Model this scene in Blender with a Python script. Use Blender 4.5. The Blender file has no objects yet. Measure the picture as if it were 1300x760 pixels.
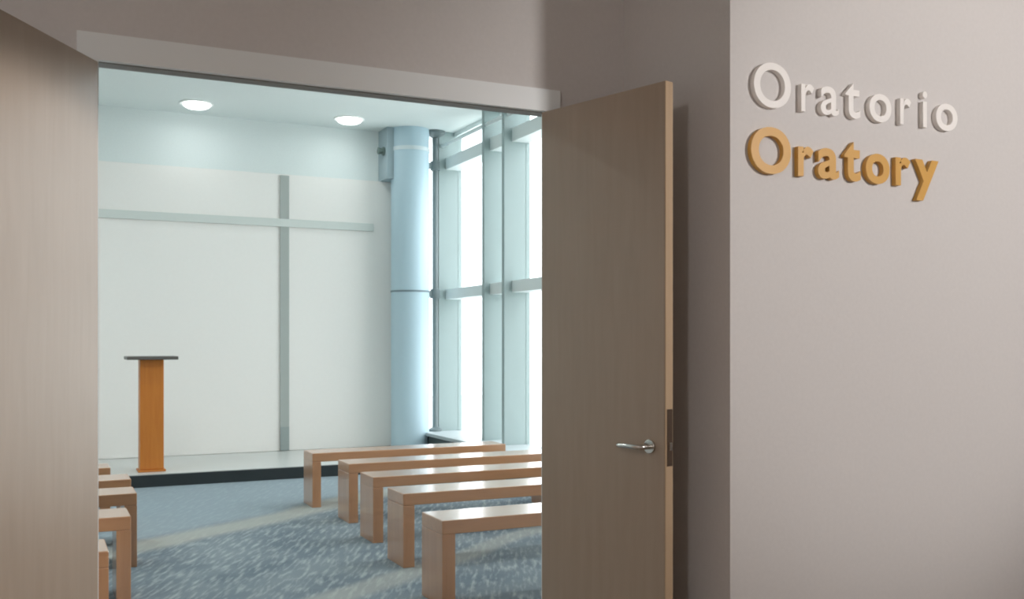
import bpy, bmesh, math, random
from mathutils import Vector, Matrix

random.seed(7)
scene = bpy.context.scene
COL = scene.collection
PI = math.pi

# ------------------------------------------------------------------ helpers
def srgb(r, g, b):
    def f(c):
        c /= 255.0
        return c / 12.92 if c <= 0.04045 else ((c + 0.055) / 1.055) ** 2.4
    return (f(r), f(g), f(b), 1.0)

def new_mat(name, col, rough=0.6, metal=0.0, spec=0.5, emit=None, emit_strength=0.0):
    m = bpy.data.materials.new(name)
    m.use_nodes = True
    b = m.node_tree.nodes['Principled BSDF']
    b.inputs['Base Color'].default_value = col
    b.inputs['Roughness'].default_value = rough
    b.inputs['Metallic'].default_value = metal
    b.inputs['Specular IOR Level'].default_value = spec
    if emit:
        b.inputs['Emission Color'].default_value = emit
        b.inputs['Emission Strength'].default_value = emit_strength
    return m

def nodes_of(m):
    nt = m.node_tree
    return nt, nt.nodes, nt.links, nt.nodes['Principled BSDF']

def paint_mat(name, col, rough=0.7, amount=0.04, scale=60.0, bump=0.03, spec=0.3):
    """wall paint: the colour with a little roller texture"""
    m = new_mat(name, col, rough, spec=spec)
    nt, N, L, b = nodes_of(m)
    tc = N.new('ShaderNodeTexCoord')
    no = N.new('ShaderNodeTexNoise'); no.inputs['Scale'].default_value = scale
    no.inputs['Detail'].default_value = 3
    L.new(tc.outputs['Object'], no.inputs['Vector'])
    mx = N.new('ShaderNodeMix'); mx.data_type = 'RGBA'
    mx.inputs[6].default_value = tuple(c * (1 - amount) for c in col[:3]) + (1,)
    mx.inputs[7].default_value = tuple(min(1, c * (1 + amount)) for c in col[:3]) + (1,)
    L.new(no.outputs['Fac'], mx.inputs[0]); L.new(mx.outputs[2], b.inputs['Base Color'])
    bp = N.new('ShaderNodeBump'); bp.inputs['Strength'].default_value = bump
    bp.inputs['Distance'].default_value = 0.01
    L.new(no.outputs['Fac'], bp.inputs['Height']); L.new(bp.outputs['Normal'], b.inputs['Normal'])
    return m

def wood_mat(name, c1, c2, rough=0.4, stretch=(1, 12, 12), scale=2.5, spec=0.5, coat=0.0, coat_rough=0.28):
    """wood grain: noise stretched along the local grain axis"""
    m = new_mat(name, c1, rough, spec=spec)
    nt, N, L, b = nodes_of(m)
    tc = N.new('ShaderNodeTexCoord')
    mp = N.new('ShaderNodeMapping'); mp.inputs['Scale'].default_value = stretch
    L.new(tc.outputs['Object'], mp.inputs['Vector'])
    no = N.new('ShaderNodeTexNoise'); no.inputs['Scale'].default_value = scale
    no.inputs['Detail'].default_value = 6; no.inputs['Roughness'].default_value = 0.6
    no.inputs['Distortion'].default_value = 0.4
    L.new(mp.outputs['Vector'], no.inputs['Vector'])
    rp = N.new('ShaderNodeValToRGB')
    rp.color_ramp.elements[0].position = 0.32; rp.color_ramp.elements[0].color = c1
    rp.color_ramp.elements[1].position = 0.70; rp.color_ramp.elements[1].color = c2
    L.new(no.outputs['Fac'], rp.inputs['Fac']); L.new(rp.outputs['Color'], b.inputs['Base Color'])
    b.inputs['Coat Weight'].default_value = coat
    b.inputs['Coat Roughness'].default_value = coat_rough
    b.inputs['Coat IOR'].default_value = 1.7
    return m

def box(bm, lo, hi):
    x0, y0, z0 = lo; x1, y1, z1 = hi
    v = [bm.verts.new(p) for p in ((x0,y0,z0),(x1,y0,z0),(x1,y1,z0),(x0,y1,z0),
                                   (x0,y0,z1),(x1,y0,z1),(x1,y1,z1),(x0,y1,z1))]
    for f in ((3,2,1,0),(4,5,6,7),(0,1,5,4),(1,2,6,5),(2,3,7,6),(3,0,4,7)):
        bm.faces.new([v[i] for i in f])

def cyl(bm, p0, p1, r0, r1=None, n=32):
    r1 = r0 if r1 is None else r1
    a = Vector(p0); c = Vector(p1); d = c - a
    q = d.to_track_quat('Z', 'Y').to_matrix().to_4x4()
    bmesh.ops.create_cone(bm, cap_ends=True, cap_tris=False, segments=n, radius1=r0, radius2=r1,
                          depth=d.length, matrix=Matrix.Translation((a + c) / 2) @ q)

def lathe(bm, prof, c=(0, 0, 0), n=40):
    rings = []
    for r, z in prof:
        rings.append([bm.verts.new((c[0] + r * math.cos(2*PI*i/n), c[1] + r * math.sin(2*PI*i/n), c[2] + z)) for i in range(n)])
    for a, b in zip(rings, rings[1:]):
        for i in range(n):
            bm.faces.new((a[i], a[(i+1) % n], b[(i+1) % n], b[i]))
    bm.faces.new(list(reversed(rings[0]))); bm.faces.new(rings[-1])

def sweep(bm, pts, r, n=16):
    """round tube along a polyline, with closed ends"""
    pts = [Vector(p) for p in pts]; rings = []
    for i, p in enumerate(pts):
        d = (pts[min(i+1, len(pts)-1)] - pts[max(i-1, 0)]).normalized()
        up = Vector((0, 0, 1)) if abs(d.z) < 0.9 else Vector((1, 0, 0))
        s = d.cross(up).normalized(); t = s.cross(d)
        rr = r[i] if isinstance(r, (list, tuple)) else r
        rings.append([bm.verts.new(p + (s*math.cos(2*PI*k/n) + t*math.sin(2*PI*k/n)) * rr) for k in range(n)])
    for a, b in zip(rings, rings[1:]):
        for k in range(n):
            bm.faces.new((a[k], a[(k+1) % n], b[(k+1) % n], b[k]))
    bm.faces.new(list(reversed(rings[0]))); bm.faces.new(rings[-1])

def obj(name, bm, mat, parent=None, bevel=0.0, smooth=False, segs=2):
    bmesh.ops.recalc_face_normals(bm, faces=bm.faces)
    me = bpy.data.meshes.new(name)
    bm.to_mesh(me); bm.free()
    me.materials.append(mat)
    o = bpy.data.objects.new(name, me); COL.objects.link(o)
    if parent: o.parent = parent
    if bevel:
        md = o.modifiers.new('bevel', 'BEVEL'); md.width = bevel; md.segments = segs
        md.limit_method = 'ANGLE'; md.angle_limit = math.radians(40)
    if smooth:
        for p in me.polygons: p.use_smooth = True
        me.set_sharp_from_angle(angle=math.radians(40))
    return o

def boxobj(name, lo, hi, mat, parent=None, bevel=0.0):
    bm = bmesh.new(); box(bm, lo, hi)
    return obj(name, bm, mat, parent, bevel)

def empty(name, loc=(0, 0, 0), rz=0.0):
    o = bpy.data.objects.new(name, None); COL.objects.link(o)
    o.location = loc; o.rotation_euler = (0, 0, rz); o.empty_display_size = 0.1
    return o

def tag(o, label, cat, group=None, kind=None):
    o['label'] = label; o['category'] = cat
    if group: o['group'] = group
    if kind: o['kind'] = kind
    return o

# ------------------------------------------------------------------ materials
M = {}
M['hall_paint'] = paint_mat('hall_paint', srgb(207, 203, 201), 0.65)
M['hall_ceiling'] = paint_mat('hall_ceiling_paint', srgb(225, 220, 212), 0.8)
M['hall_floor'] = paint_mat('hall_floor', srgb(150, 135, 120), 0.5, 0.1, 12)
M['frame_paint'] = new_mat('door_frame_paint', srgb(232, 236, 237), 0.45)
M['room_paint'] = paint_mat('room_paint', srgb(222, 229, 228), 0.7)
M['panel_paint'] = paint_mat('panel_paint', srgb(236, 233, 229), 0.5, 0.015, 30)
M['ceiling_paint'] = paint_mat('room_ceiling_paint', srgb(222, 229, 228), 0.85)
M['soffit_shade'] = new_mat('soffit_shade_grey', srgb(140, 139, 136), 0.7)
M['veneer'] = wood_mat('door_veneer', srgb(154, 136, 119), srgb(160, 142, 125), 0.38, (9, 9, 0.7), 3.0, 0.5, 0.12)
M['door_edge'] = wood_mat('door_edge_wood', srgb(186, 160, 130), srgb(194, 168, 138), 0.5, (9, 9, 0.7), 3.0, 0.4)
M['bench_wood'] = wood_mat('bench_wood', srgb(176, 127, 90), srgb(186, 137, 98), 0.3, (0.8, 9, 9), 3.0, 0.5, 1.0, 0.18)
M['bench_leg'] = wood_mat('bench_leg_wood', srgb(176, 127, 90), srgb(186, 137, 98), 0.3, (9, 9, 0.8), 3.0, 0.5, 1.0, 0.18)
M['lectern_wood'] = wood_mat('lectern_wood', srgb(190, 112, 42), srgb(200, 124, 50), 0.4, (9, 9, 0.8), 3.0, 0.5)
M['lectern_top'] = new_mat('lectern_top_dark', srgb(92, 88, 84), 0.4)
M['steel'] = new_mat('brushed_steel', srgb(200, 197, 192), 0.25, 1.0)
M['latch'] = new_mat('latch_plate_bronze', srgb(98, 82, 70), 0.45, 0.6)
M['cross_dark'] = new_mat('cross_upright_grey', srgb(166, 172, 168), 0.45)
M['cross_light'] = new_mat('cross_bar_grey', srgb(206, 211, 207), 0.45)
M['stage_top'] = new_mat('stage_top_grey', srgb(196, 198, 195), 0.3)
M['stage_base'] = new_mat('stage_base_black', srgb(38, 46, 48), 0.5)
M['column'] = new_mat('column_blue', srgb(184, 208, 219), 0.55)
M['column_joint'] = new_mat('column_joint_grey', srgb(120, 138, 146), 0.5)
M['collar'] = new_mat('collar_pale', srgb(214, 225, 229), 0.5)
M['bulkhead'] = new_mat('bulkhead_grey', srgb(158, 174, 180), 0.6)
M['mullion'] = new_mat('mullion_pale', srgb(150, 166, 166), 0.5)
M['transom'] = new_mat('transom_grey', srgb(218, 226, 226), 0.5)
M['pole'] = new_mat('pole_grey', srgb(112, 124, 126), 0.5)
M['foot_plate'] = new_mat('foot_plate_grey', srgb(150, 160, 158), 0.45)
M['sill_top'] = new_mat('sill_grey', srgb(178, 187, 190), 0.45)
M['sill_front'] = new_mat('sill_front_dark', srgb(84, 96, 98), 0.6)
M['dark_metal'] = new_mat('dark_metal', srgb(105, 120, 115), 0.5)
M['letter_white'] = new_mat('letter_white', srgb(240, 236, 232), 0.5)
M['letter_gold'] = new_mat('letter_gold', srgb(208, 158, 74), 0.45)
M['trim_white'] = new_mat('lamp_trim_white', srgb(240, 242, 240), 0.5)
M['lamp'] = new_mat('lamp_lens', (1, 1, 1, 1), 0.5, emit=(0.96, 1.0, 1.0, 1), emit_strength=6.0)
M['paving'] = paint_mat('outside_paving', srgb(225, 228, 226), 0.9, 0.05, 4)

# clear glazing
g = bpy.data.materials.new('window_glass'); g.use_nodes = True
nt = g.node_tree; nt.nodes.clear()
out = nt.nodes.new('ShaderNodeOutputMaterial'); mix = nt.nodes.new('ShaderNodeMixShader')
tr = nt.nodes.new('ShaderNodeBsdfTransparent'); tr.inputs['Color'].default_value = (0.97, 0.99, 0.99, 1)
gl = nt.nodes.new('ShaderNodeBsdfGlossy'); gl.inputs['Roughness'].default_value = 0.02
mix.inputs[0].default_value = 0.07
nt.links.new(tr.outputs[0], mix.inputs[1])
nt.links.new(gl.outputs[0], mix.inputs[2]); nt.links.new(mix.outputs[0], out.inputs[0])
M['glass'] = g

# patterned carpet: blue-grey loop with slanting pale flecks and wide beige sweeps
def carpet_material():
    m = new_mat('carpet', srgb(130, 142, 150), 0.95, spec=0.1)
    nt, N, L, b = nodes_of(m)
    tc = N.new('ShaderNodeTexCoord')
    def rot(angle, sc):
        mp = N.new('ShaderNodeMapping'); mp.vector_type = 'POINT'
        r = N.new('ShaderNodeMapping'); r.inputs['Rotation'].default_value = (0, 0, -angle)
        L.new(tc.outputs['Object'], r.inputs['Vector'])
        mp.inputs['Scale'].default_value = sc
        L.new(r.outputs['Vector'], mp.inputs['Vector'])
        return mp
    def ramp(src, p0, p1, c0=(0, 0, 0, 1), c1=(1, 1, 1, 1)):
        r = N.new('ShaderNodeValToRGB')
        r.color_ramp.elements[0].position = p0; r.color_ramp.elements[0].color = c0
        r.color_ramp.elements[1].position = p1; r.color_ramp.elements[1].color = c1
        L.new(src, r.inputs['Fac']); return r
    def mixc(fac, a, c):
        x = N.new('ShaderNodeMix'); x.data_type = 'RGBA'
        L.new(fac, x.inputs[0])
        for i, s in ((6, a), (7, c)):
            if isinstance(s, tuple): x.inputs[i].default_value = s
            else: L.new(s, x.inputs[i])
        return x.outputs[2]
    def math_(op, a, c=None):
        x = N.new('ShaderNodeMath'); x.operation = op
        for i, s in ((0, a), (1, c)):
            if s is None: continue
            if isinstance(s, (int, float)): x.inputs[i].default_value = s
            else: L.new(s, x.inputs[i])
        return x.outputs[0]
    # soft mottling
    n1 = N.new('ShaderNodeTexNoise'); n1.inputs['Scale'].default_value = 2.2; n1.inputs['Detail'].default_value = 4
    L.new(tc.outputs['Object'], n1.inputs['Vector'])
    base = mixc(ramp(n1.outputs['Fac'], 0.35, 0.65).outputs['Color'], srgb(108, 120, 129), srgb(130, 141, 147))
    # slanting flecks
    n2 = N.new('ShaderNodeTexNoise'); n2.inputs['Scale'].default_value = 1.0; n2.inputs['Detail'].default_value = 3
    L.new(rot(math.radians(64), (6.0, 34.0, 1)).outputs['Vector'], n2.inputs['Vector'])
    fleck = ramp(n2.outputs['Fac'], 0.48, 0.70)
    sep = N.new('ShaderNodeSeparateXYZ'); L.new(rot(math.radians(35), (1, 1, 1)).outputs['Vector'], sep.inputs[0])
    # across = distance from the sweep line in metres
    curve = N.new('ShaderNodeTexNoise'); curve.inputs['Scale'].default_value = 0.7
    L.new(tc.outputs['Object'], curve.inputs['Vector'])
    across = math_('ADD', sep.outputs['Y'], math_('MULTIPLY', math_('SUBTRACT', curve.outputs['Fac'], 0.5), 0.35))
    near = math_('LESS_THAN', across, 5.3)
    fl = math_('MULTIPLY', fleck.outputs['Color'], math_('ADD', math_('MULTIPLY', near, 0.28), 0.28))
    c = mixc(fl, base, srgb(183, 192, 192))
    # bluer, plainer field beyond the sweep
    c = mixc(ramp(math_('MULTIPLY', math_('SUBTRACT', across, 5.45), 6.0), 0.0, 1.0).outputs['Color'], c,
             mixc(fl, srgb(142, 155, 162), srgb(170, 183, 188)))
    # beige sweeps
    for pos, half, amt in ((5.34, 0.23, 0.7), (3.36, 0.14, 0.5), (7.9, 0.15, 0.4)):
        d = math_('ABSOLUTE', math_('SUBTRACT', across, pos))
        r = ramp(math_('DIVIDE', d, half), 0.45, 1.0, (1, 1, 1, 1), (0, 0, 0, 1))
        c = mixc(math_('MULTIPLY', r.outputs['Color'], amt), c, srgb(174, 175, 167))
    L.new(c, b.inputs['Base Color'])
    n3 = N.new('ShaderNodeTexNoise'); n3.inputs['Scale'].default_value = 220
    L.new(tc.outputs['Object'], n3.inputs['Vector'])
    bp = N.new('ShaderNodeBump'); bp.inputs['Strength'].default_value = 0.3; bp.inputs['Distance'].default_value = 0.004
    L.new(n3.outputs['Fac'], bp.inputs['Height']); L.new(bp.outputs['Normal'], b.inputs['Normal'])
    return m
M['carpet'] = carpet_material()

# ------------------------------------------------------------------ dimensions (metres)
OX0, OX1, OH = 0.19, 1.965, 2.345      # doorway
YD = 3.75                              # face of the door frame
YS = 3.015                             # face of the wall with the sign
XA = 2.37                              # right cheek of the door recess
CEIL, HCEIL = 3.87, 2.95
YB = 11.3                              # back wall of the chapel
XW = 4.55                              # glass line on the right

# ------------------------------------------------------------------ the setting: hall
def struct(name, boxes, mat, label, cat, bevel=0.0):
    bm = bmesh.new()
    for lo, hi in boxes: box(bm, lo, hi)
    return tag(obj(name, bm, mat, None, bevel), label, cat, None, 'structure')

struct('wall_front', [((-0.9, 3.77, 0), (OX0-0.05, 3.89, CEIL)), ((OX1+0.07, 3.77, 0), (XA, 3.89, CEIL)),
                      ((OX0-0.05, 3.77, OH+0.05), (OX1+0.07, 3.89, CEIL))],
       M['hall_paint'], 'taupe painted wall above and beside the open doorway', 'wall')
struct('wall_right', [((XA, YS, 0), (6.2, 3.89, CEIL))], M['hall_paint'],
       'taupe wall carrying the raised lettering, its corner beside the open door', 'wall')
struct('wall_left', [((-4.2, YS, 0), (-0.9, 3.89, CEIL))], M['hall_paint'],
       'taupe hall wall left of the doorway recess', 'wall')
struct('floor_hall', [((-4.2, -2.6, -0.1), (6.2, 3.77, 0))], M['hall_floor'], 'hall floor in front of the doorway', 'floor')
struct('ceiling_hall', [((-4.2, -2.6, HCEIL), (6.2, YS, HCEIL+0.1)), ((-0.9, YS, HCEIL), (XA, 3.77, HCEIL+0.1))],
       M['hall_ceiling'], 'pale hall ceiling in front of the doorway', 'ceiling')
struct('wall_back', [((-4.3, -2.7, 0), (6.3, -2.6, HCEIL+0.1))], M['hall_paint'], 'hall wall facing the doorway', 'wall')
struct('wall_far_left', [((-4.3, -2.6, 0), (-4.2, 3.9, HCEIL+0.1))], M['hall_paint'], 'end wall of the hall on the left', 'wall')
struct('wall_far_right', [((6.2, -2.6, 0), (6.3, 3.9, HCEIL+0.1))], M['hall_paint'], 'end wall of the hall on the right', 'wall')
# door frame: two jambs and the head, with a rebate behind the face
struct('trim_1', [((OX0-0.07, YD, 0), (OX0, 3.775, OH)), ((OX1, YD, 0), (OX1+0.07, 3.775, OH)),
                  ((OX0-0.07, YD, OH), (OX1+0.07, 3.775, OH+0.095)),
                  ((OX0-0.05, 3.775, 0), (OX0-0.012, 3.90, OH+0.03)), ((OX1+0.004, 3.775, 0), (OX1+0.07, 3.80, OH+0.03)),
                  ((OX0-0.012, 3.775, OH+0.012), (OX1+0.07, 3.90, OH+0.05))],
       M['frame_paint'], 'pale grey painted frame around the open doorway', 'door frame')

struct('trim_2', [((OX0, 3.778, OH-0.004), (OX1+0.03, 3.84, OH+0.011))], M['soffit_shade'], 'dark strip painting in the shade under the head of the door frame', 'painted shade')  # added strip: its darker grey stands in for shade on the frame's underside

# ------------------------------------------------------------------ the setting: chapel
struct('floor', [((-3.1, 3.77, -0.1), (XW+0.1, YB+0.1, 0))], M['carpet'],
       'blue grey patterned carpet with pale flecks and beige sweeps', 'carpet')
struct('ceiling', [((-3.1, 3.77, CEIL), (XW+0.15, YB+0.2, CEIL+0.1))], M['ceiling_paint'],
       'white chapel ceiling with round recessed lights', 'ceiling')
struct('wall_chapel_left', [((-3.2, 3.89, 0), (-3.1, YB+0.1, CEIL))], M['room_paint'], 'white side wall of the chapel opposite the windows', 'wall')
struct('wall_chapel_back', [((-3.1, YB, 0), (3.95, YB+0.1, CEIL))], M['room_paint'], 'pale blue white wall above the cross panel', 'wall')
struct('wall_panel', [((-2.6, YB-0.06, 0.122), (3.83, YB, 3.27))], M['panel_paint'],
       'big white panel behind the stage that carries the cross', 'wall panel', 0.004)

# window wall: mullions, transoms, glass panes, sill
win = tag(empty('window_1', (XW, 7.5, 0)), 'tall bright glazed wall with pale mullions right of the benches', 'window', None, 'structure')
def wpart(name, lo, hi, mat, bevel=0.004, parent=win):
    off = Vector((XW, 7.5, 0))
    return boxobj(name, Vector(lo) - off, Vector(hi) - off, mat, parent, bevel)
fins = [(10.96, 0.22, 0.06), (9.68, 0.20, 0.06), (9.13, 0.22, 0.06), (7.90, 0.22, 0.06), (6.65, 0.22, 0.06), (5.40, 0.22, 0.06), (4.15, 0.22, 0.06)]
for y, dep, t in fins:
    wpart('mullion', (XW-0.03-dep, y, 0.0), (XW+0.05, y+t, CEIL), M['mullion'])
ys = [YB+0.08] + [f[0] for f in fins]
for a, c in zip(ys, ys[1:]):
    y1 = a; y0 = c + 0.06
    if y1 - y0 < 0.1: continue
    for z0, z1 in ((0.30, 1.87), (1.99, 3.42), (3.56, CEIL)):
        wpart('pane', (XW-0.004, y0, z0), (XW+0.004, y1, z1), M['glass'], 0)
wpart('transom', (XW-0.16, 3.9, 1.87), (XW+0.04, YB+0.08, 1.99), M['transom'])
wpart('transom', (XW-0.16, 3.9, 3.42), (XW+0.04, YB+0.08, 3.56), M['transom'])
wpart('head_rail', (XW-0.05, 3.9, CEIL-0.05), (XW+0.05, YB+0.08, CEIL), M['transom'])
bm = bmesh.new(); off = Vector((XW, 7.5, 0))
cyl(bm, Vector((XW-0.2, 3.95, 3.70)) - off, Vector((XW-0.2, 11.2, 3.70)) - off, 0.022)
obj('rail', bm, M['transom'], win, smooth=True)
wpart('window_sill', (4.09, 3.9, 0.26), (XW+0.05, 11.15, 0.30), M['sill_top'], 0.006)
wpart('sill_front', (4.13, 3.9, 0.0), (XW+0.05, 11.12, 0.26), M['sill_front'])
# short glazed return beside the column
ret = tag(empty('window_2', (4.25, YB+0.06, 0)), 'narrow glazed return between the round blue column and the grey pole', 'window', None, 'structure')
boxobj('pane', (-0.28, -0.004, 0.05), (0.30, 0.004, CEIL), M['glass'], ret)
boxobj('frame', (-0.30, -0.04, 0.0), (-0.26, 0.04, CEIL), M['mullion'], ret, 0.003)
boxobj('transom', (-0.26, -0.03, 1.90), (0.30, 0.03, 1.98), M['transom'], ret, 0.003)
boxobj('bottom_rail', (-0.26, -0.03, 0.0), (0.30, 0.03, 0.05), M['transom'], ret, 0.003)

# round blue column in the corner
colm = tag(empty('column', (3.965, 11.03, 0)), 'pale blue round column at the end of the cross panel', 'column', None, 'structure')
bm = bmesh.new(); cyl(bm, (0, 0, 0), (0, 0, CEIL), 0.225, n=64); obj('shaft', bm, M['column'], colm, smooth=True)
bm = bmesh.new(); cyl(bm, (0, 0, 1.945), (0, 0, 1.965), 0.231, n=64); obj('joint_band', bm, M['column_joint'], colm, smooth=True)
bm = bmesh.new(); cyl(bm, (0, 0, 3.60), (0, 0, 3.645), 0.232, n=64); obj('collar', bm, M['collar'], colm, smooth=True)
# grey bulkhead box under the ceiling, left of the column
bh = tag(boxobj('bulkhead', (3.66, 10.98, 3.27), (3.90, YB, CEIL), M['bulkhead'], None, 0.006),
         'grey blue boxed bulkhead under the ceiling, beside the round column', 'bulkhead', None, 'structure')
fx = tag(empty('wall_spotlight', (3.66, 11.08, 3.60)), 'small dark fixture on the side of the grey bulkhead box', 'fixture')
bm = bmesh.new(); cyl(bm, (0, 0, 0), (-0.02, 0, 0), 0.05); obj('base_plate', bm, M['dark_metal'], fx, smooth=True)
bm = bmesh.new(); cyl(bm, (-0.02, 0, 0), (-0.075, 0, 0), 0.032, 0.04); obj('head', bm, M['dark_metal'], fx, smooth=True)

# slim grey pole in front of the window corner
pl = tag(empty('pole', (4.262, 10.98, 0.30)), 'slim grey pole from low sill to ceiling in front of the window corner', 'pole')
PZ = CEIL - 0.30
bm = bmesh.new(); cyl(bm, (0, 0, 0), (0, 0, PZ), 0.034); obj('shaft', bm, M['pole'], pl, smooth=True)
bm = bmesh.new(); lathe(bm, [(0.04, PZ-0.08), (0.10, PZ-0.04), (0.12, PZ-0.025), (0.12, PZ)]); obj('ceiling_flange', bm, M['pole'], pl, smooth=True)
for z in (3.10, 1.58):
    bm = bmesh.new(); cyl(bm, (0, 0, z), (0, 0, z+0.11), 0.058); box(bm, (-0.09, -0.025, z+0.02), (0.0, 0.025, z+0.09))
    obj('clamp', bm, M['pole'], pl, 0.004)
bm = bmesh.new(); lathe(bm, [(0.08, 0.0), (0.08, 0.02), (0.045, 0.045)]); obj('base_flange', bm, M['pole'], pl, smooth=True)

# terrace outside
struct('ground_outside', [((XW+0.15, -6, -0.25), (30, 26, -0.15))], M['paving'], 'bright pale paving outside the windows', 'ground')

# ------------------------------------------------------------------ doors
def leaf(name, origin, angle, width, y0, y1, label):
    d = tag(empty(name, origin, angle), label, 'door', None, 'structure')
    boxobj('leaf', (0.004, y0, 0.01), (width, y1, 2.335), M['veneer'], d, 0.002)
    boxobj('edge_band', (width, y0+0.002, 0.01), (width+0.004, y1-0.002, 2.335), M['door_edge'], d)
    return d
TH = 0.045
dr = leaf('door_1', (1.938, YD-0.006, 0), math.atan2(-0.659, 0.183), 0.682, 0.0, TH,
          'brown veneer door leaf with steel lever handle, swung out right of the doorway')
dl = leaf('door_2', (OX0, YD-0.006, 0), math.atan2(-0.850, -0.526), 1.06, -TH, 0.0,
          'pale lit veneer door leaf swung wide open left of the doorway')
def lever(parent, x, z, side, face):
    h = empty('lever_handle', (x, face, z)); h.parent = parent; h['label'] = 'polished steel lever handle'
    bm = bmesh.new(); cyl(bm, (0, 0, 0), (0, side*0.010, 0), 0.027); obj('rose', bm, M['steel'], h, 0.002, True)
    bm = bmesh.new()
    sweep(bm, [(0, side*0.008, 0), (0, side*0.040, 0), (-0.006, side*0.053, 0), (-0.02, side*0.058, 0), (-0.06, side*0.058, 0.001),
               (-0.105, side*0.056, 0), (-0.118, side*0.050, 0), (-0.122, side*0.040, 0)],
          [0.010, 0.010, 0.010, 0.0095, 0.009, 0.0095, 0.010, 0.009])
    obj('lever', bm, M['steel'], h, 0, True)
lever(dr, 0.612, 0.955, -1, 0.0)
lever(dr, 0.612, 0.955, 1, TH)
lp = boxobj('latch_plate', (0.684, 0.008, 0.885), (0.6885, TH-0.006, 1.100), M['latch'], dr, 0.001)
lp['label'] = 'dark bronze latch plate'
bm = bmesh.new(); box(bm, (0.6885, 0.015, 0.945), (0.695, 0.031, 0.975)); obj('latch_bolt', bm, M['steel'], lp)
lever(dl, 0.99, 0.955, 1, 0.0)

# ------------------------------------------------------------------ raised lettering
def glyph(ch, name, x0, x1, z0, z1, y, depth, mat, parent, offset):
    """one raised letter: outline of the built-in font, fitted to its box on the wall"""
    cu = bpy.data.curves.new('glyph', 'FONT'); cu.body = ch; cu.size = 1.0
    cu.extrude = 0.5; cu.offset = offset; cu.resolution_u = 8
    t = bpy.data.objects.new('glyph', cu); COL.objects.link(t)
    dg = bpy.context.evaluated_depsgraph_get(); dg.update()
    me = bpy.data.meshes.new_from_object(t.evaluated_get(dg))
    bpy.data.objects.remove(t); bpy.data.curves.remove(cu)
    xs = [v.co.x for v in me.vertices]; ys_ = [v.co.y for v in me.vertices]; zs = [v.co.z for v in me.vertices]
    ax, bx, ay, by, az, bz = min(xs), max(xs), min(ys_), max(ys_), min(zs), max(zs)
    for v in me.vertices:
        u = (v.co.x-ax)/(bx-ax); w = (v.co.y-ay)/(by-ay); d = (v.co.z-az)/(bz-az)
        v.co = (x0 + u*(x1-x0), y - d*depth, z0 + w*(z1-z0))
    me.name = name
    me.materials.clear(); me.materials.append(mat)
    o = bpy.data.objects.new(name, me); COL.objects.link(o); o.parent = parent
    return o
s1 = tag(empty('wall_sign', (3.0, YS, 2.26)), 'raised white word Oratorio on the taupe wall, upper of the two words', 'sign', 'raised words on the wall')
s2 = tag(empty('wall_sign', (3.0, YS, 2.005)), 'raised golden bold word Oratory on the taupe wall, below the white word', 'sign', 'raised words on the wall')
XH = 0.110
W1 = [('O', 2.466, 2.648, -0.003, 0.172), ('r', 2.700, 2.765, 0, XH), ('a', 2.800, 2.895, -0.002, XH+.002), ('t', 2.930, 3.010, -0.002, 0.140),
      ('o', 3.060, 3.182, -0.003, XH+.003), ('r', 3.232, 3.294, 0, XH), ('i', 3.362, 3.388, 0, 0.152), ('o', 3.440, 3.570, -0.003, XH+.003)]
W2 = [('O', 2.452, 2.648, -0.003, 0.178), ('r', 2.684, 2.762, 0, 0.118), ('a', 2.786, 2.896, -0.002, 0.121), ('t', 2.925, 3.012, -0.002, 0.158),
      ('o', 3.040, 3.172, -0.003, 0.121), ('r', 3.206, 3.290, 0, 0.118), ('y', 3.318, 3.456, -0.055, 0.118)]
for s, W, zb, mat, offs in ((s1, W1, 2.26, M['letter_white'], 0.012), (s2, W2, 2.005, M['letter_gold'], 0.024)):
    for ch, x0, x1, z0, z1 in W:
        glyph(ch, 'letter', x0-3.0, x1-3.0, z0, z1, 0.0, 0.022, mat, s, offs)

# ------------------------------------------------------------------ stage, cross, lectern
st = tag(empty('stage', (0.6, 9.77, 0)), 'low stage with black front and pale top along the cross wall', 'stage')
boxobj('base', (-3.6, 0.0, 0.0), (3.25, YB-9.77-0.002, 0.112), M['stage_base'], st, 0.004)
boxobj('top', (-3.6, 0.006, 0.112), (3.25, YB-9.77-0.002, 0.12), M['stage_top'], st, 0.002)

cr = tag(empty('wall_cross', (2.525, YB-0.06, 0.125)), 'tall slim grey cross on the big white panel behind the stage', 'cross')
up = boxobj('upright', (-0.05, -0.02, 0.0), (0.05, 0.0, 3.13), M['cross_dark'], cr, 0.002)
cb = boxobj('crossbar', (-2.35, -0.024, 2.545), (1.05, -0.001, 2.635), M['cross_light'], cr, 0.002); cb['label'] = 'lighter grey crossbar'
ft = boxobj('foot_plate', (-0.05, -0.024, 0.0), (0.05, -0.001, 0.27), M['foot_plate'], cr, 0.002); ft['label'] = 'darker plate at the foot of the upright'

le = tag(empty('lectern', (0.975, 10.05, 0.12)), 'orange brown wooden lectern with thin dark flat top on the stage', 'lectern')
boxobj('post', (-0.108, -0.09, 0.02), (0.108, 0.09, 1.07), M['lectern_wood'], le, 0.006)
boxobj('foot', (-0.125, -0.11, 0.0), (0.125, 0.11, 0.02), M['lectern_wood'], le, 0.004)
tp = empty('lectern_top', (0, 0, 1.07)); tp.parent = le
boxobj('top_board', (-0.23, -0.19, 0.0), (0.23, 0.19, 0.032), M['lectern_top'], tp, 0.006)

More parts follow.
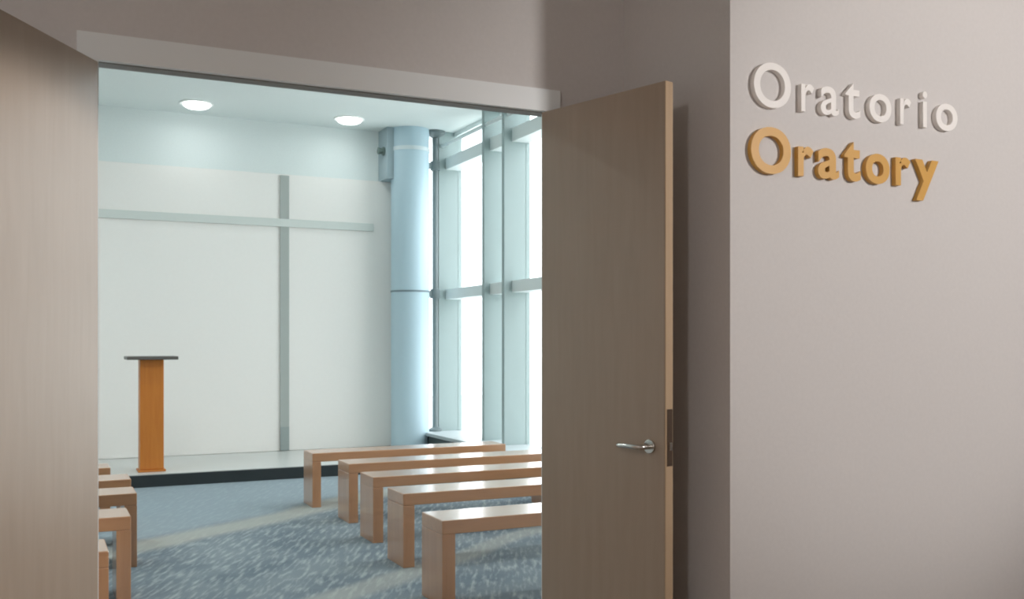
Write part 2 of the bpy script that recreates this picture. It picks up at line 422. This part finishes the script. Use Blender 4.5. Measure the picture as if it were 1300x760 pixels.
# ------------------------------------------------------------------ benches
BL, BH, BT, BD = 1.75, 0.445, 0.072, 0.30
def make_bench():
    r = empty('bench')
    bm = bmesh.new(); box(bm, (0, 0, BH-BT), (BL, BD, BH)); obj('seat', bm, M['bench_wood'], r, 0.005, segs=3)
    for x in (0.0, BL-BT):
        bm = bmesh.new(); box(bm, (x, 0, 0), (x+BT, BD, BH-BT)); obj('leg', bm, M['bench_leg'], r, 0.003, segs=2)
    return r
proto = make_bench()
used = [False]
def place_bench(x, y, label, group, rz=0.0):
    if not used[0]:
        r = proto; used[0] = True
    else:
        r = proto.copy(); COL.objects.link(r)
        for ch in list(proto.children):
            c = ch.copy(); COL.objects.link(c); c.parent = r
    r.location = (x, y, 0); r.rotation_euler = (0, 0, rz)
    tag(r, label, 'bench', group)
RG = 'wooden benches right of the aisle'
place_bench(2.02, 7.97, 'wooden bench right of the aisle, first row nearest the stage', RG)
place_bench(2.09, 7.16, 'wooden bench right of the aisle, second row from the stage', RG)
place_bench(2.03, 6.38, 'wooden bench right of the aisle, third and middle row', RG)
place_bench(1.97, 5.60, 'wooden bench right of the aisle, fourth row, second nearest the doorway', RG)
place_bench(1.85, 4.665, 'wooden bench right of the aisle, fifth row nearest the doorway', RG)
LG = 'wooden benches left of the aisle'
place_bench(0.47-BL, 7.70, 'wooden bench left of the aisle, first row nearest the stage', LG)
place_bench(0.555-BL, 7.00, 'wooden bench left of the aisle, second row behind the lectern side', LG)
place_bench(0.535-BL, 6.33, 'wooden bench left of the aisle, third and middle row', LG)
place_bench(0.435-BL, 5.50, 'wooden bench left of the aisle, fourth row partly behind left door', LG)
place_bench(0.275-BL, 4.62, 'wooden bench left of the aisle, fifth row nearest the doorway', LG)

# ------------------------------------------------------------------ ceiling lights of the chapel
def downlight(x, y, label):
    d = tag(empty('downlight', (x, y, CEIL)), label, 'ceiling light', 'round recessed ceiling lights')
    bm = bmesh.new(); n = 40
    ro, ri = 0.17, 0.14
    a = [bm.verts.new((ro*math.cos(2*PI*i/n), ro*math.sin(2*PI*i/n), 0)) for i in range(n)]
    b_ = [bm.verts.new((ro*math.cos(2*PI*i/n), ro*math.sin(2*PI*i/n), -0.012)) for i in range(n)]
    c_ = [bm.verts.new((ri*math.cos(2*PI*i/n), ri*math.sin(2*PI*i/n), -0.012)) for i in range(n)]
    e_ = [bm.verts.new((ri*math.cos(2*PI*i/n), ri*math.sin(2*PI*i/n), 0)) for i in range(n)]
    for p, q in ((a, b_), (b_, c_), (c_, e_)):
        for i in range(n): bm.faces.new((p[i], p[(i+1) % n], q[(i+1) % n], q[i]))
    obj('trim_ring', bm, M['trim_white'], d, smooth=True)
    bm = bmesh.new(); lathe(bm, [(0.139, -0.001), (0.137, -0.02), (0.125, -0.035), (0.10, -0.048), (0.06, -0.057), (0.015, -0.06)]); obj('lens', bm, M['lamp'], d, smooth=True)
    return d
downlight(1.50, 10.78, 'round glowing ceiling light over the left half of the white panel')
downlight(3.15, 10.78, 'round glowing ceiling light over the right end of the white panel')

# ------------------------------------------------------------------ light
def spot(name, loc, target, power, col, size, blend, radius=0.08):
    l = bpy.data.lights.new(name, 'SPOT'); l.energy = power; l.color = col
    l.spot_size = math.radians(size); l.spot_blend = blend; l.shadow_soft_size = radius
    o = bpy.data.objects.new(name, l); COL.objects.link(o); o.location = loc
    o.rotation_euler = (Vector(target) - Vector(loc)).to_track_quat('-Z', 'Y').to_euler()
    return o
def area(name, loc, size, power, col, target=None, sy=None):
    l = bpy.data.lights.new(name, 'AREA'); l.energy = power; l.color = col
    l.shape = 'DISK' if sy is None else 'RECTANGLE'; l.size = size
    if sy: l.size_y = sy
    o = bpy.data.objects.new(name, l); COL.objects.link(o); o.location = loc
    if target: o.rotation_euler = (Vector(target) - Vector(loc)).to_track_quat('-Z', 'Y').to_euler()
    return o
WARM = (1.0, 0.965, 0.945)
COOL = (0.93, 1.0, 1.0)
for x, y, pw in ((1.50, 10.78, 1.5), (3.15, 10.78, 1.5), (-0.9, 8.8, 32), (0.3, 6.4, 30), (2.4, 6.4, 12)):  # last three have no fixture, added unseen to brighten the chapel
    area('chapel_lamp_and_fill', (x, y, CEIL-0.09), 0.26, pw, COOL)
def point(name, loc, power, col, radius):
    l = bpy.data.lights.new(name, 'POINT'); l.energy = power; l.color = col; l.shadow_soft_size = radius
    o = bpy.data.objects.new(name, l); COL.objects.link(o); o.location = loc
    return o
spot('hall_wall_washer', (4.6, -0.9, 2.8), (3.55, YS, 1.9), 530, WARM, 54, 0.75, 0.2)
spot('left_leaf_fill', (2.2, 0.4, 2.9), (0.10, 3.4, 1.2), 380, WARM, 31, 0.3, 0.06)  # added spot, tilted and narrowed to brighten only the left door leaf
point('hall_lamp_left', (-1.8, -0.5, 2.6), 118, WARM, 0.2)

w = bpy.data.worlds.new('overcast_sky'); scene.world = w; w.use_nodes = True
bg = w.node_tree.nodes['Background']
bg.inputs['Color'].default_value = (0.97, 0.985, 1.0, 1); bg.inputs['Strength'].default_value = 4.6
# light portal in the window opening: only guides sky sampling
p = area('window_portal', (XW+0.12, 7.6, 2.1), 7.4, 1.0, (1, 1, 1), (0, 7.6, 2.1), 3.5)
p.data.cycles.is_portal = True

# ------------------------------------------------------------------ camera
F_PX = 1250.0; HORIZON = 435.0
cam = bpy.data.cameras.new('camera'); co = bpy.data.objects.new('camera', cam); COL.objects.link(co)
cam.sensor_fit = 'HORIZONTAL'; cam.sensor_width = 36.0; cam.lens = 36.0 * F_PX / 1300.0
cam.shift_y = (HORIZON - 380.0) / 1300.0
cam.clip_start = 0.05
th = math.atan2(3250.0 - 650.0, F_PX)        # the X axis lies this far right of the view direction
co.location = (0, 0, 1.35)
co.rotation_euler = (PI/2, 0, th - PI/2)
scene.camera = co

scene.view_settings.view_transform = 'Standard'
scene.view_settings.look = 'None'
scene.view_settings.gamma = 1.0
scene.view_settings.use_curve_mapping = False
scene.view_settings.exposure = 0.0
scene.cycles.use_denoising = True
scene.cycles.filter_width = 2.0
scene.cycles.max_bounces = 12
scene.cycles.diffuse_bounces = 8
scene.cycles.transparent_max_bounces = 12
scene.cycles.sample_clamp_indirect = 4.0
